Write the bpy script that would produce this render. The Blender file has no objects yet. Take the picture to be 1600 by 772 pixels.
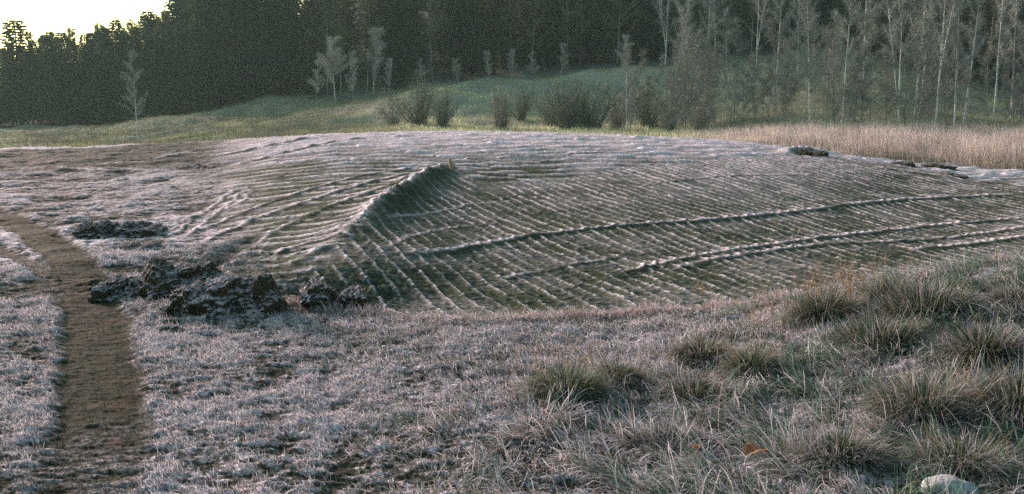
import bpy, math, random
import numpy as np
from mathutils import Vector, Matrix
R = math.radians
rng = np.random.default_rng(7)
random.seed(7)
sc = bpy.context.scene
col = sc.collection

# ------------------------------------------------------------ camera
CAMH, FPX, CX, CY = 2.0, 1537.0, 800.0, 386.0
PITCH = math.atan(236.0 / FPX)
cam = bpy.data.cameras.new('camera'); cam.lens = 36 * FPX / 1600; cam.sensor_width = 36
cam.clip_start = 0.05; cam.clip_end = 6000
cob = bpy.data.objects.new('camera', cam); col.objects.link(cob)
cob.location = (0, 0, CAMH); cob.rotation_euler = (math.pi / 2 - PITCH, 0, 0)
sc.camera = cob

# ------------------------------------------------------------ light
SUN_AZ, SUN_EL = R(-42), R(15)          # azimuth measured from +Y, negative = left
w = bpy.data.worlds.new('World'); sc.world = w; w.use_nodes = True
nt = w.node_tree; nt.nodes.clear()
sky = nt.nodes.new('ShaderNodeTexSky'); sky.sky_type = 'NISHITA'; sky.sun_disc = False
sky.sun_elevation = SUN_EL; sky.sun_rotation = SUN_AZ
sky.dust_density = 3.0; sky.air_density = 1.0; sky.ozone_density = 1.2
bg = nt.nodes.new('ShaderNodeBackground'); bg.inputs[1].default_value = 0.12
wo = nt.nodes.new('ShaderNodeOutputWorld')
tn = nt.nodes.new('ShaderNodeVectorMath'); tn.operation = 'MULTIPLY'; tn.inputs[1].default_value = (.88, 1.06, .90)
nt.links.new(sky.outputs[0], tn.inputs[0]); nt.links.new(tn.outputs[0], bg.inputs[0]); nt.links.new(bg.outputs[0], wo.inputs[0])
sl = bpy.data.lights.new('sun', 'SUN'); sl.energy = 5.0; sl.angle = R(10); sl.color = (1.0, 0.70, 0.72)
so = bpy.data.objects.new('sun', sl); col.objects.link(so)
sd = Vector((math.sin(SUN_AZ) * math.cos(SUN_EL), math.cos(SUN_AZ) * math.cos(SUN_EL), math.sin(SUN_EL)))
so.rotation_euler = sd.to_track_quat('Z', 'Y').to_euler()
so.location = (0, 0, 60)
sc.view_settings.view_transform = 'Standard'; sc.view_settings.look = 'None'
sc.view_settings.gamma = 1.0; sc.view_settings.exposure = 0.98
sc.render.engine = 'CYCLES'
sc.cycles.max_bounces = 4; sc.cycles.diffuse_bounces = 2; sc.cycles.transparent_max_bounces = 4
sc.cycles.volume_bounces = 0; sc.cycles.sample_clamp_direct = 6; sc.cycles.sample_clamp_indirect = 3
sc.cycles.use_denoising = False

# ------------------------------------------------------------ noise and helpers
def hash2(ix, iy, s):
    h = (ix.astype(np.int64) * 374761393 + iy.astype(np.int64) * 668265263 + s * 1274126177) & 0xffffffff
    h = ((h ^ (h >> 13)) * 1274126177) & 0xffffffff
    h = ((h ^ (h >> 16)) * 2246822519) & 0xffffffff
    return (h ^ (h >> 15)) & 0xffffffff

def perlin(x, y, s=0):
    ix, iy = np.floor(x), np.floor(y); fx, fy = x - ix, y - iy
    ux, uy = fx*fx*fx*(fx*(fx*6-15)+10), fy*fy*fy*(fy*(fy*6-15)+10)
    def g(dx, dy):
        a = hash2(ix + dx, iy + dy, s) * (2 * math.pi / 4294967296.0)
        return np.cos(a) * (fx - dx) + np.sin(a) * (fy - dy)
    a, b, c, d = g(0, 0), g(1, 0), g(0, 1), g(1, 1)
    return 1.5 * ((a * (1-ux) + b * ux) * (1-uy) + (c * (1-ux) + d * ux) * uy)

def fbm(x, y, s=0, o=3):
    r, a = 0, 1.0
    for i in range(o):
        r = r + a * perlin(x * 2**i, y * 2**i, s + i * 17); a *= 0.5
    return r

def sstep(a, b, x):
    t = np.clip((x - a) / (b - a), 0, 1); return t * t * (3 - 2 * t)

def slope(py):
    v = (CY - py) / FPX
    return (-math.sin(PITCH) + v * math.cos(PITCH)) / (math.cos(PITCH) + v * math.sin(PITCH))

def zat(d, py): return CAMH + slope(py) * d

# ------------------------------------------------------------ large relief: one profile per bearing, (depth, height)
Z = zat
COLS = {
 -1200: [(0,0),(20,0),(38,.0),(60,-.8),(110,-1.4),(200,-1),(600,10)],
 0: [(0,0),(10,0),(20,-.08),(26,-.06),(38,Z(38,232)),(50,-.95),(80,-1.3),(110,Z(110,203)),(200,-1.2),(600,8)],
 130: [(0,0),(10,0),(20,-.05),(26,0),(37.5,Z(37.5,229)),(50,-.85),(80,-1.15),(110,Z(110,194)),(200,-.5),(600,9)],
 240: [(0,0),(10,0),(20,0),(26,.05),(37,Z(37,225)),(49,-.75),(80,-1.0),(105,Z(105,198)),(140,0),(200,1),(600,12)],
 330: [(0,0),(10,0),(20,.08),(26,.15),(36,Z(36,220)),(48,-.5),(80,Z(80,202)),(102,Z(102,180)),(130,1),(200,3),(600,20)],
 430: [(0,0),(9.2,.02),(11.8,.05),(18,.2),(25,.35),(34.5,Z(34.5,213)),(46,-.2),(75,Z(75,196)),(100,Z(100,166)),(130,2.2),(200,6),(600,40)],
 500: [(0,0),(9.2,-.03),(10.2,-.08),(11.3,.14),(14,.16),(18,.25),(24,.42),(34.5,Z(34.5,210)),(46,0),(72,Z(72,196)),(98,Z(98,163)),(130,4),(200,9),(600,50)],
 570: [(0,0),(9.0,0),(9.5,-.14),(10.3,-.14),(11.1,.2),(13,.2),(16,.24),(22,.4),(35,Z(35,207)),(47,0),(70,Z(70,192)),(95,Z(95,152)),(130,6),(200,14),(600,60)],
 640: [(0,0),(8.7,.02),(9.2,-.14),(10.3,-.17),(11.4,.04),(13,.06),(16,.12),(22,.34),(36,Z(36,205)),(48,0),(70,Z(70,192)),(92,Z(92,152)),(103,Z(103,138)),(130,8),(200,18),(600,60)],
 720: [(0,0),(8.6,.04),(9.1,-.12),(10.5,-.15),(13,-.06),(16.5,-.02),(22,.28),(28,.5),(36,Z(36,204.5)),(48,.1),(68,Z(68,196)),(88,Z(88,158)),(103,Z(103,128)),(130,9),(200,22),(600,70)],
 850: [(0,0),(8.7,.03),(9.3,-.15),(12,-.2),(17,-.1),(24,.25),(30,.55),(35,Z(35,206)),(46,.1),(66,Z(66,200)),(82,Z(82,172)),(95,Z(95,145)),(110,Z(110,118)),(140,10),(200,24),(600,70)],
 1000: [(0,0),(8.9,.03),(9.6,-.2),(13,-.25),(20,0),(28,.37),(34,Z(34,212)),(45,.1),(60,Z(60,207)),(75,Z(75,178)),(85,Z(85,141)),(95,Z(95,127)),(110,Z(110,106)),(140,11),(200,25),(600,70)],
 1150: [(0,0),(6,.04),(8.9,.1),(9.8,-.22),(14,-.3),(20,-.12),(28,.25),(32,Z(32,225)),(40,Z(40,219)),(48,Z(48,211)),(60,.3),(75,Z(75,155)),(90,Z(90,112)),(105,Z(105,88)),(140,11),(200,25),(600,70)],
 1300: [(0,0),(6,.1),(8.8,Z(8.8,440)-.04),(10.2,-.22),(14,-.36),(20,-.3),(26,.0),(30,Z(30,243)),(33,.02),(37,-.1),(48,-.1),(56,.1),(80,Z(80,112)),(100,Z(100,80)),(140,11),(200,25),(600,70)],
 1450: [(0,0),(5,.1),(8.8,Z(8.8,412)-.04),(10.5,-.15),(14,-.42),(20,-.48),(25,-.28),(28,Z(28,268)),(30,-.22),(34,-.35),(48,-.15),(56,0),(80,2.5),(100,5),(140,11),(200,25),(600,70)],
 1600: [(0,0),(5,.15),(8.8,Z(8.8,392)-.04),(11,-.1),(14,-.46),(20,-.5),(24,-.32),(25.5,Z(25.5,290)),(28,-.35),(34,-.4),(48,-.25),(56,0),(80,1.5),(100,4),(140,10),(200,25),(600,70)],
 2600: [(0,0),(5,.2),(9,.6),(11,.2),(14,-.3),(25,-.2),(34,-.3),(56,0),(80,1.5),(100,4),(140,10),(200,25),(600,70)],
}
ANG = np.array([math.atan((p - CX) / FPX) for p in COLS])
LD = np.linspace(math.log(0.5), math.log(1500), 900)
def prof(kn):
    d = np.array([max(k[0], .4) for k in kn]); z = np.array([k[1] for k in kn])
    r = np.interp(LD, np.log(d), z)
    k = np.exp(-0.5 * (np.arange(-12, 13) / 4.0) ** 2); k /= k.sum()
    return np.convolve(np.pad(r, 12, mode='edge'), k, 'valid')
TAB = np.array([prof(k) for k in COLS.values()])
NA = 400
AG = np.linspace(ANG[0], ANG[-1], NA)
def cols_to_grid():
    out = np.zeros((NA, len(LD)))
    for j in range(len(LD)): out[:, j] = np.interp(AG, ANG, TAB[:, j])
    k = np.exp(-0.5 * (np.arange(-16, 17) / 6.0) ** 2); k /= k.sum()
    p = np.pad(out, ((16, 16), (0, 0)), mode='edge')
    return sum(k[i] * p[i:i + NA] for i in range(33))
GRID = cols_to_grid()
def base(x, y):
    a = np.arctan2(x, y); r = np.hypot(x, y)
    ac = np.clip(a, AG[0], AG[-1]); d = np.maximum(r * np.cos(ac), .51)
    u = (ac - AG[0]) / (AG[-1] - AG[0]) * (NA - 1.001)
    v = np.clip((np.log(d) - LD[0]) / (LD[-1] - LD[0]), 0, 1) * (len(LD) - 1.001)
    iu, iv = u.astype(int), v.astype(int); fu, fv = u - iu, v - iv
    g = GRID
    return ((g[iu, iv] * (1-fu) + g[iu+1, iv] * fu) * (1-fv) + (g[iu, iv+1] * (1-fu) + g[iu+1, iv+1] * fu) * fv)

def cast(px, py, dmin=4.0, dmax=220.0, fn=None):
    """where the sight line through a photo pixel first meets the relief"""
    fn = fn or base
    v = (CY - py) / FPX
    Y = math.cos(PITCH) + v * math.sin(PITCH); a = (px - CX) / FPX / Y; s = slope(py)
    d = np.exp(np.linspace(math.log(dmin), math.log(dmax), 6000))
    below = fn(a * d, d) >= CAMH + s * d
    i = int(np.argmax(below)) if below.any() else len(d) - 1
    return float(a * d[i]), float(d[i])

def line(pts, dmin=9.6): return np.array([cast(p[0], p[1], dmin) for p in pts])

def polydist(x, y, Q):
    """distance, side (+ = beyond the line seen from the camera) and 0..1 position along polyline Q"""
    L = np.r_[0, np.cumsum(np.hypot(*(Q[1:] - Q[:-1]).T))]
    best = np.full(x.shape, 1e9); side = np.zeros_like(best); par = np.zeros_like(best)
    for i in range(len(Q) - 1):
        p, e = Q[i], Q[i+1] - Q[i]; l2 = max(e @ e, 1e-9)
        t = np.clip(((x - p[0]) * e[0] + (y - p[1]) * e[1]) / l2, 0, 1)
        dx, dy = x - p[0] - t * e[0], y - p[1] - t * e[1]
        dd = np.hypot(dx, dy); m = dd < best
        best = np.where(m, dd, best); side = np.where(m, np.sign(e[0] * dy - e[1] * dx), side)
        par = np.where(m, (L[i] + t * math.sqrt(l2)) / L[-1], par)
    return best, side, par

def smooth_line(Q, n=40):
    t = np.r_[0, np.cumsum(np.hypot(*(Q[1:] - Q[:-1]).T))]; tt = np.linspace(0, t[-1], n)
    o = np.c_[np.interp(tt, t, Q[:, 0]), np.interp(tt, t, Q[:, 1])]
    for _ in range(3): o[1:-1] = (o[:-2] + 2 * o[1:-1] + o[2:]) / 4
    return o

def inside(x, y, P):
    c = np.zeros(x.shape, bool); n = len(P)
    for i in range(n):
        x1, y1 = P[i]; x2, y2 = P[(i+1) % n]
        m = ((y1 > y) != (y2 > y)) & (x < (x2 - x1) * (y - y1) / ((y2 - y1) if y2 != y1 else 1e-9) + x1)
        c ^= m
    return c

def at(px, d): t = (px - CX) / FPX; return (t * d, d)

# ------------------------------------------------------------ features of the graded earth
# (kind, photo points, height, near-side width, far-side width)
FEATS = [
 ('crest', [(478,408),(515,382),(560,352),(600,322),(650,287),(690,266),(706,262),(728,268),(765,284)], .34, .46, .45, 1.6),
 ('crest', [(1225,243),(1265,237),(1300,243)], .26, .35, .5, 1.0),
 ('crest', [(560,398),(604,392),(640,404),(690,398),(730,386),(840,367),(960,355),(1100,347),(1220,335),(1330,320),(1440,310),(1620,303)], .15, .14, .7, .35),
 ('crest', [(780,437),(850,425),(900,412),(980,403)], .07, .09, .4, .5),
 ('crest', [(930,440),(1000,420),(1100,399),(1200,384),(1300,371),(1400,360),(1500,349),(1620,340)], .12, .13, .22, .4),
 ('crest', [(1040,425),(1100,409),(1200,393),(1300,382),(1390,379),(1480,374),(1620,352)], .11, .13, .25, .4),
 ('crest', [(1420,392),(1500,385),(1620,368)], .14, .18, .4, .4),
 ('crest', [(604,347),(666,335),(740,318),(790,318)], .05, .08, .3, .5),
 ('crest', [(590,396),(625,375),(700,357),(780,348)], .05, .08, .3, .5),
 ('crest', [(1000,290),(1120,276),(1230,273),(1320,280)], .06, .1, .5, .5),
 ('crest', [(1370,262),(1440,272),(1500,280)], .16, .2, .4, .8),
 ('crest', [(1510,285),(1570,288),(1640,300)], .16, .2, .4, .8),
 ('crest', [(270,378),(330,352),(400,325),(480,298),(560,276),(660,262),(700,258)], .10, .12, .25, .4),
 ('crest', [(300,385),(380,350),(460,322),(540,296),(640,272)], .11, .13, .25, .4),
 ('crest', [(390,385),(450,352),(520,322),(600,296),(650,282)], .11, .12, .35, .5),
 ('crest', [(420,400),(470,385),(530,372),(560,376)], .10, .14, .2, .6),
 ('crest', [(440,420),(480,400),(520,385),(560,384)], .10, .14, .2, .6),
 ('crest', [(265,372),(300,345),(340,315),(372,296)], .08, .1, .2, .5),
 ('crest', [(290,372),(325,345),(360,318),(384,298)], .07, .08, .15, .5),
 ('crest', [(352,330),(385,312),(392,300),(378,292)], .06, .08, .15, .5),
 ('crest', [(300,250),(380,238),(450,222),(520,213)], .14, .25, .5, .5),
 ('crest', [(360,262),(440,240),(520,222),(600,214)], .12, .25, .5, .5),
 ('crest', [(690,250),(800,247),(900,240),(1020,236)], .08, .16, .4, .6),
 ('crest', [(0,264),(80,262),(160,270),(230,270)], .12, .5, 1.0, .5),
 ('crest', [(130,262),(200,255),(290,240),(350,238)], .10, .4, .9, .5),
 ('rut', [(392,372),(372,385),(345,405),(318,432)], .07, .25, .25, .4),
 ('rut', [(120,352),(170,356),(235,372)], .14, .22, .22, .4),
 ('rut', [(180,452),(215,455),(250,448)], .14, .2, .2, .4),
]
FQ = [(k, smooth_line(line(p, 8.0 if p[0][1] > 440 else 9.8)), h * (1 if k == 'rut' else .62 if h > .2 else .26), a * .75, b * .8, tp) for k, p, h, a, b, tp in FEATS]

FACE = [cast(*p, 9.8) for p in [(548,362),(580,340),(610,315),(660,285),(703,266),(750,282),(850,282),(1000,258),(1150,246),(1260,241),(1350,250),(1470,270),(1600,291),(1760,306)]]
FACE += [at(p, 9.0) for p in (1900,1600,1450,1300,1150,1000,850,720,620,560)] + [at(470, 9.6), at(430, 10.0), at(470, 10.9)]
FACE = np.array(FACE)
BANKS = [(smooth_line(np.array([cast(*p, 50) for p in pts])), a_, b_, c_) for pts, a_, b_, c_ in [([(715,186),(760,165),(820,150),(900,138),(980,130),(1080,124)], 4.5, 7, 1.1), ([(215,209),(280,195),(330,184),(400,172),(470,168),(540,160)], 5, 6, .7), ([(560,190),(640,172),(700,160)], 4, 5, .6)]]
PATHC = smooth_line(np.array([cast(*p, 3.0) for p in [(-90,308),(-20,328),(50,358),(100,395),(132,440),(148,500),(156,580),(158,660),(158,772)]] + [(-2.05,3.6)]))
PATHB = smooth_line(np.array([cast(*p, 3.0) for p in [(-90,360),(-20,380),(30,402),(80,432),(105,465)]]))
EDGE_PX = np.array([-500, 380, 430, 500, 570, 640, 720, 850, 1000, 1150, 1300, 1450, 1600, 3000.])
EDGE_D = np.array([9.6, 9.6, 9.5, 9.2, 9.05, 8.8, 8.7, 8.8, 9.0, 9.1, 9.1, 9.2, 9.3, 9.6])
def edge_d(x, y): return np.interp(x / np.maximum(y, .1) * FPX + CX, EDGE_PX, EDGE_D)

ROUGH = [cast(px_, py_, 4.0, 60) + (hr_,) for px_, py_, hr_ in [(360,470,.75),(215,440,.55),(285,425,.7),(345,405,.6),(170,362,.7),(238,362,.4),(225,385,.4),(525,462,.6),(440,455,.5),(300,505,.3),(590,450,.4),(305,262,.6)]]

def regions(x, y):
    d = y
    din, _, _ = polydist(x, y, np.vstack([FACE, FACE[:1]]))
    sd_ = np.where(inside(x, y, FACE), din, -din)
    wob = .35 * perlin(x * .7, y * .5, 5)
    face = sstep(-.15, .35, sd_ + wob * np.clip((y - 14) / 10, 0, 1)) 
    fore = 1 - sstep(-.25, .15, y - edge_d(x, y) + .12 * perlin(x * 2, y * 2, 8))
    ppx = x / np.maximum(y, .1) * FPX + CX
    left = (1 - sstep(300, 420, ppx + 40 * perlin(x*.5, y*.5, 9)))
    farf = sstep(38, 43, y)
    crest = (1 - face) * (1 - left) * (1 - fore) * (1 - farf)
    return face, fore, left, farf, crest, ppx

def ground(x, y, full=False):
    """height, and when full also frost cover 0..1 and base colour"""
    x = np.asarray(x, float); y = np.asarray(y, float)
    zb = base(x, y)
    face, fore, left, farf, crest, ppx = regions(x, y)
    near = 1 - sstep(40, 48, y)
    h = np.zeros_like(zb); hi = np.zeros_like(zb); lo = np.zeros_like(zb); rgh = np.zeros_like(zb)
    for k, Q, H, a, b, tp in FQ:
        m = (x > Q[:, 0].min() - 3) & (x < Q[:, 0].max() + 3) & (y > Q[:, 1].min() - 3) & (y < Q[:, 1].max() + 3)
        if not m.any(): continue
        xm, ym = x[m], y[m]
        wx = .06 * perlin(xm * 1.7, ym * 1.7, 3) + .03 * perlin(xm * 6, ym * 6, 4)
        D, S, T = polydist(xm + wx, ym + wx, Q)
        taper = np.clip(np.minimum(T, 1 - T) * 5 / tp, 0, 1); taper = taper * taper * (3 - 2 * taper)
        t = D * S
        if k == 'crest':
            g = np.where(t > 0, np.exp(-np.abs(t) / b * 1.6), np.exp(-(t / a) ** 2))
            g = g * taper * (1 + .14 * perlin(xm * 2.0, ym * 2.0, 6) + .10 * perlin(xm * 14, ym * 14, 7) + .10 * perlin(xm * 30, ym * 30, 8))
            h[m] += H * g
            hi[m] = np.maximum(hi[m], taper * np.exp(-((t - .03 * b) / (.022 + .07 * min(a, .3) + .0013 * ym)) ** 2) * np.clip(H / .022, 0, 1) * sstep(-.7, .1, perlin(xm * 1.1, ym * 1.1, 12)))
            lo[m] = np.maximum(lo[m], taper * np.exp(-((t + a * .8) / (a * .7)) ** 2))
        else:
            g = np.exp(-(D / a) ** 2) * taper
            h[m] -= H * g; lo[m] = np.maximum(lo[m], g * (.75 + .5 * perlin(xm * 5, ym * 5, 13)))
    # track cleats: long ribs down the face, short bars elsewhere on the mound
    wpx = .12 * perlin(x * .25, y * .25, 21) + .035 * perlin(x * 1.4, y * 1.0, 22) + .012 * perlin(x * 7, y * 5, 23)
    u = (x + y * .33 - .014 * x * (y - 8) + wpx) / .235
    fr = u - np.floor(u); idx = np.floor(u)
    amp = .6 + .6 * (hash2(idx, np.floor(y / 1.7 + idx * .37), 3) / 4294967296.0)
    rib = np.exp(-((fr - .5) / .12) ** 2); ribp = np.exp(-((fr - .52) / np.clip(.065 + .004 * (y - 10), .06, .13)) ** 2)
    brk = sstep(-.75, .0, perlin(x * 1.2 + idx * 7.3, y * .9, 24)) * (.55 + .45 * sstep(-.7, -.1, perlin(x * 5 + idx * 3.1, y * 4, 29)))
    cl1 = rib * amp * brk
    v = 27 * np.log(np.maximum(x * -.29 + y * .957 + .3 * perlin(x * .3, y * .3, 25) + .10 * perlin(x * 1.6, y * 1.6, 26), 1))
    uu = (x * .957 + y * .29 + .35 * perlin(x * .5, y * .5, 27) + .15 * perlin(x * 2, y * 2, 28)) / .8
    fv = v - np.floor(v); fu = uu - np.floor(uu)
    off = (hash2(np.floor(uu), np.floor(uu) * 0, 5) / 4294967296.0)
    v2 = v + off; fv = v2 - np.floor(v2)
    bar = (.65 + .6 * perlin(x / .9, y / .9, 37)) * np.exp(-((fv - .5) / .2) ** 2) * (.55 + .45 * sstep(0, .2, fu) * sstep(0, .2, 1 - fu))
    clods = np.maximum(perlin(x / .11, y / .09, 34), 0) ** 1.5 * 1.6 + np.maximum(perlin(x / .045, y / .04, 35), 0) * .5
    dirt = .6 * fbm(x / .45, y / .45, 31, 3) + .9 * clods
    h += face * near * (.025 * cl1 + .019 * dirt)
    h += crest * near * ((.022 + .043 * sstep(19, 27, y)) * bar + .016 * dirt)
    # sod: hummocks
    n1 = fbm(x / .45, y / .30, 41, 2); n2 = fbm(x / .20, y / .085, 44, 3); n3 = perlin(x / .035, y / .035, 48)
    fl = fore + left * (1 - fore) * near * (1 - face)
    fl = np.clip(fl, 0, 1)
    big = fbm(x / 1.6, y / 1.3, 51, 2)
    sodp = 1
    sod = .016 * n1 + .015 * n2 * (1 + .4 * n1) + .007 * n3 + .007 * perlin(x / .075, y / .05, 49)
    h += fl * sod + left * near * (1 - fore) * (.07 * big + .05 * np.abs(perlin(x / .9, y / .7, 53)) * sstep(12, 18, y))
    for hx, hy, hr in ROUGH:
        q = np.exp(-(((x - hx) ** 2 + (y - hy) ** 2) / hr ** 2)); 
        rgh = np.maximum(rgh, q)
    h += rgh * (.07 * fbm(x / .28, y / .22, 55, 3) + .03 * np.abs(perlin(x / .07, y / .07, 58)))
    # far meadow
    h += farf * (1 - sstep(90, 160, y)) * ((.22 + .3 * sstep(55, 70, y)) * fbm(x / 7, y / 9, 61, 3) + .05 * perlin(x / .9, y / .9, 64))
    bank = np.zeros_like(zb); mb = (y > 50) & (y < 140)
    for Qb, nb_, fb_, Hb in BANKS:
        D, S, T = polydist(x[mb], y[mb], Qb); t = D * S; tp_ = np.clip(np.minimum(T, 1 - T) * 5, 0, 1)
        h[mb] += Hb * tp_ * np.where(t > 0, np.exp(-(t / fb_) ** 2), np.exp(-(t / nb_) ** 2))
        bank[mb] = np.maximum(bank[mb], tp_ * np.exp(-((t + .5) / 3.0) ** 2))
    # the worn path is a little sunken
    Dp, _, Tp = polydist(x, y, PATHC); Db, _, _ = polydist(x, y, PATHB)
    wobp = .05 * perlin(x * 2.2, y * 2.2, 71) + .02 * perlin(x * 9, y * 9, 72)
    path = 1 - sstep(-.07, .07, Dp + wobp - np.interp(y, [4, 8, 12, 18], [.28, .27, .28, .30]))
    pb = 1 - sstep(-.06, .06, Db + wobp - .13)
    path = np.maximum(path, .8 * pb) * (1 - .5 * (1 - sstep(4.6, 6.3, y + .5 * perlin(x*3, y*3, 75))))
    h -= path * .03
    h -= path * fl * sod * .6
    z = zb + h
    if not full: return z
    # ---------- frost cover: it sits on whatever stands proud
    fine = perlin(x / .02, y / .02, 81) * (1 - sstep(9, 16, y)) + perlin(x / .06, y / .06, 82)
    pat = fbm(x / 1.4, y / 1.4, 84, 3)
    f_sod = sstep(-.42, .58, .8 * n2 + .30 * n1 + .45 * fine + .50 * pat + .06)
    f_face = np.clip(.03 + .10 * fine + .16 * clods + .12 * pat + .85 * ribp * amp * brk * (.7 + .7 * fine), 0, 1)
    topf = sstep(235, 500, 0 * x) 
    up = sstep(20, 33, y)
    f_crest = np.clip(.36 + .56 * up + (.95 - .35 * sstep(30, 35, y)) * (bar - .42) + .22 * fine + .25 * pat, 0, 1)
    f_face = np.clip(f_face + .30 * sstep(17, 30, y) * (1 - sstep(1150, 1400, ppx)), 0, 1)
    f_left = sstep(-.4, .55, .6 * n2 + .5 * n1 + .6 * big + .3 * fine + .8 * (np.abs(perlin(x / .9, y / .7, 53)) - .25) * sstep(12, 18, y))
    f_left = f_left * (1 - .42 * sstep(13, 18, y) - .48 * sstep(24, 28, y) * (1 - sstep(36.2, 37.3, y)))
    f_left = np.clip(f_left + .5 * sstep(36.2, 37.3, y), 0, 1)
    f_far = np.clip(.26 + .25 * fbm(x / 5, y / 8, 91, 3) + .15 * fine, 0, 1) * (1 - sstep(95, 115, y))
    # tawny frosted strip and pale frosted brow of the rise
    f = f_crest.copy()
    f = f * (1 - left) + f_left * left
    f = f * (1 - face) + f_face * face
    f = f * (1 - fore) + f_sod * fore
    f = f * (1 - farf) + f_far * farf
    f = np.clip(f + .55 * bank, 0, 1)
    mfield = (1 - fore) * near
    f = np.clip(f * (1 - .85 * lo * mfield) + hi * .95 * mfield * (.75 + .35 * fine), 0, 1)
    f = f * (1 - .15 * fore) * (1 - .985 * np.clip(path * 1.1, 0, 1))
    f = f * (1 - .75 * rgh * sstep(.25, -.35, fbm(x / .28, y / .22, 55, 3)))
    steep = 0
    # ---------- what lies under the frost
    def C(*c): return np.array(c)
    def mixc(A, B, t): return A * (1 - t[:, None]) + B * t[:, None]
    g1 = np.clip(.5 + .6 * fbm(x / .5, y / .5, 101, 3), 0, 1); g2 = np.clip(.5 + .7 * fbm(x / .12, y / .12, 105, 2), 0, 1)
    earth = mixc(C(.050, .062, .031)[None], C(.022, .036, .020)[None], g1)
    turf = mixc(C(.026, .034, .022)[None], C(.050, .046, .028)[None], g2)
    pathc = mixc(C(.020, .025, .010)[None], C(.009, .015, .007)[None], g2); pathc = mixc(pathc, C(.040, .026, .012)[None], sstep(.35, .8, fbm(x/.25, y/.2, 108, 2)))
    mead = mixc(C(.12, .15, .09)[None], C(.28, .27, .21)[None], np.clip(.3 + .7 * fbm(x / 9, y / 6, 111, 3) + .6 * sstep(520, 720, ppx), 0, 1))
    c = mixc(turf, earth, np.clip(face + crest, 0, 1)); c = mixc(c, mead, farf); c = mixc(c, pathc, np.clip(path * 1.3, 0, 1))
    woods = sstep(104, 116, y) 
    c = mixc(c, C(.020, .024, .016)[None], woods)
    fc = mixc(C(.80, .72, .77)[None], C(.51, .455, .485)[None], np.clip(.5 - fine * .6, 0, 1))
    fc = mixc(fc, C(.31, .31, .26)[None], farf)
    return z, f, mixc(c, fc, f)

def gz(x, y): return float(ground(np.array([x]), np.array([y]))[0])

# ------------------------------------------------------------ mesh helpers
def mesh_np(name, V, F, mat, parent=None, colr=None, smooth=False, link=True):
    V = np.asarray(V, np.float32); F = np.asarray(F, np.int32); k = F.shape[1]
    me = bpy.data.meshes.new(name)
    me.vertices.add(len(V)); me.vertices.foreach_set('co', V.ravel())
    me.loops.add(F.size); me.loops.foreach_set('vertex_index', F.ravel())
    me.polygons.add(len(F)); me.polygons.foreach_set('loop_start', np.arange(0, F.size, k, dtype=np.int32))
    me.polygons.foreach_set('loop_total', np.full(len(F), k, np.int32))
    if smooth: me.polygons.foreach_set('use_smooth', np.ones(len(F), bool))
    if colr is not None:
        at_ = me.color_attributes.new('tint', 'FLOAT_COLOR', 'POINT')
        at_.data.foreach_set('color', np.c_[np.clip(colr, 0, 1), np.ones(len(V))].astype(np.float32).ravel())
    me.update(calc_edges=True)
    me.materials.append(mat)
    if not link: return me
    o = bpy.data.objects.new(name, me); col.objects.link(o)
    if parent: o.parent = parent
    return o

def tag(o, label=None, cat=None, group=None, kind=None):
    for k, v in (('label', label), ('category', cat), ('group', group), ('kind', kind)):
        if v: o[k] = v
    return o

def empty(name, loc, rz=0, s=1):
    o = bpy.data.objects.new(name, None); col.objects.link(o)
    o.location = loc; o.rotation_euler = (0, 0, rz); o.scale = (s, s, s) if not isinstance(s, tuple) else s
    o.empty_display_size = .2
    return o

def material(name, attr=True, color=(.5, .5, .5), rough=.85, transl=0, bump=None, vary=.0):
    m = bpy.data.materials.new(name); m.use_nodes = True; n = m.node_tree; n.nodes.clear()
    out = n.nodes.new('ShaderNodeOutputMaterial')
    p = n.nodes.new('ShaderNodeBsdfPrincipled'); p.inputs['Roughness'].default_value = rough
    p.inputs['Specular IOR Level'].default_value = .02
    if attr:
        a = n.nodes.new('ShaderNodeAttribute'); a.attribute_name = 'tint'; src = a.outputs['Color']
    else:
        a = n.nodes.new('ShaderNodeRGB'); a.outputs[0].default_value = (*color, 1); src = a.outputs[0]
    tc = n.nodes.new('ShaderNodeTexCoord')
    if vary:
        nz = n.nodes.new('ShaderNodeTexNoise'); nz.inputs['Scale'].default_value = vary; nz.inputs['Detail'].default_value = 5
        n.links.new(tc.outputs['Object'], nz.inputs['Vector'])
        mr = n.nodes.new('ShaderNodeMapRange'); mr.inputs['From Min'].default_value = .3; mr.inputs['From Max'].default_value = .7
        mr.inputs['To Min'].default_value = .65; mr.inputs['To Max'].default_value = 1.35
        n.links.new(nz.outputs[0], mr.inputs['Value'])
        vm = n.nodes.new('ShaderNodeVectorMath'); vm.operation = 'SCALE'
        n.links.new(src, vm.inputs[0]); n.links.new(mr.outputs[0], vm.inputs['Scale']); src = vm.outputs[0]
    n.links.new(src, p.inputs['Base Color'])
    if bump:
        b = n.nodes.new('ShaderNodeTexNoise'); b.inputs['Scale'].default_value = bump[0]; b.inputs['Detail'].default_value = 6
        n.links.new(tc.outputs['Object'], b.inputs['Vector'])
        bb = n.nodes.new('ShaderNodeBump'); bb.inputs['Strength'].default_value = bump[1]; bb.inputs['Distance'].default_value = bump[2]
        n.links.new(b.outputs[0], bb.inputs['Height']); n.links.new(bb.outputs[0], p.inputs['Normal'])
    if transl:
        t = n.nodes.new('ShaderNodeBsdfTranslucent'); n.links.new(src, t.inputs[0])
        mx = n.nodes.new('ShaderNodeMixShader'); mx.inputs[0].default_value = transl
        n.links.new(p.outputs[0], mx.inputs[1]); n.links.new(t.outputs[0], mx.inputs[2]); n.links.new(mx.outputs[0], out.inputs[0])
    else: n.links.new(p.outputs[0], out.inputs[0])
    return m

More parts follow.
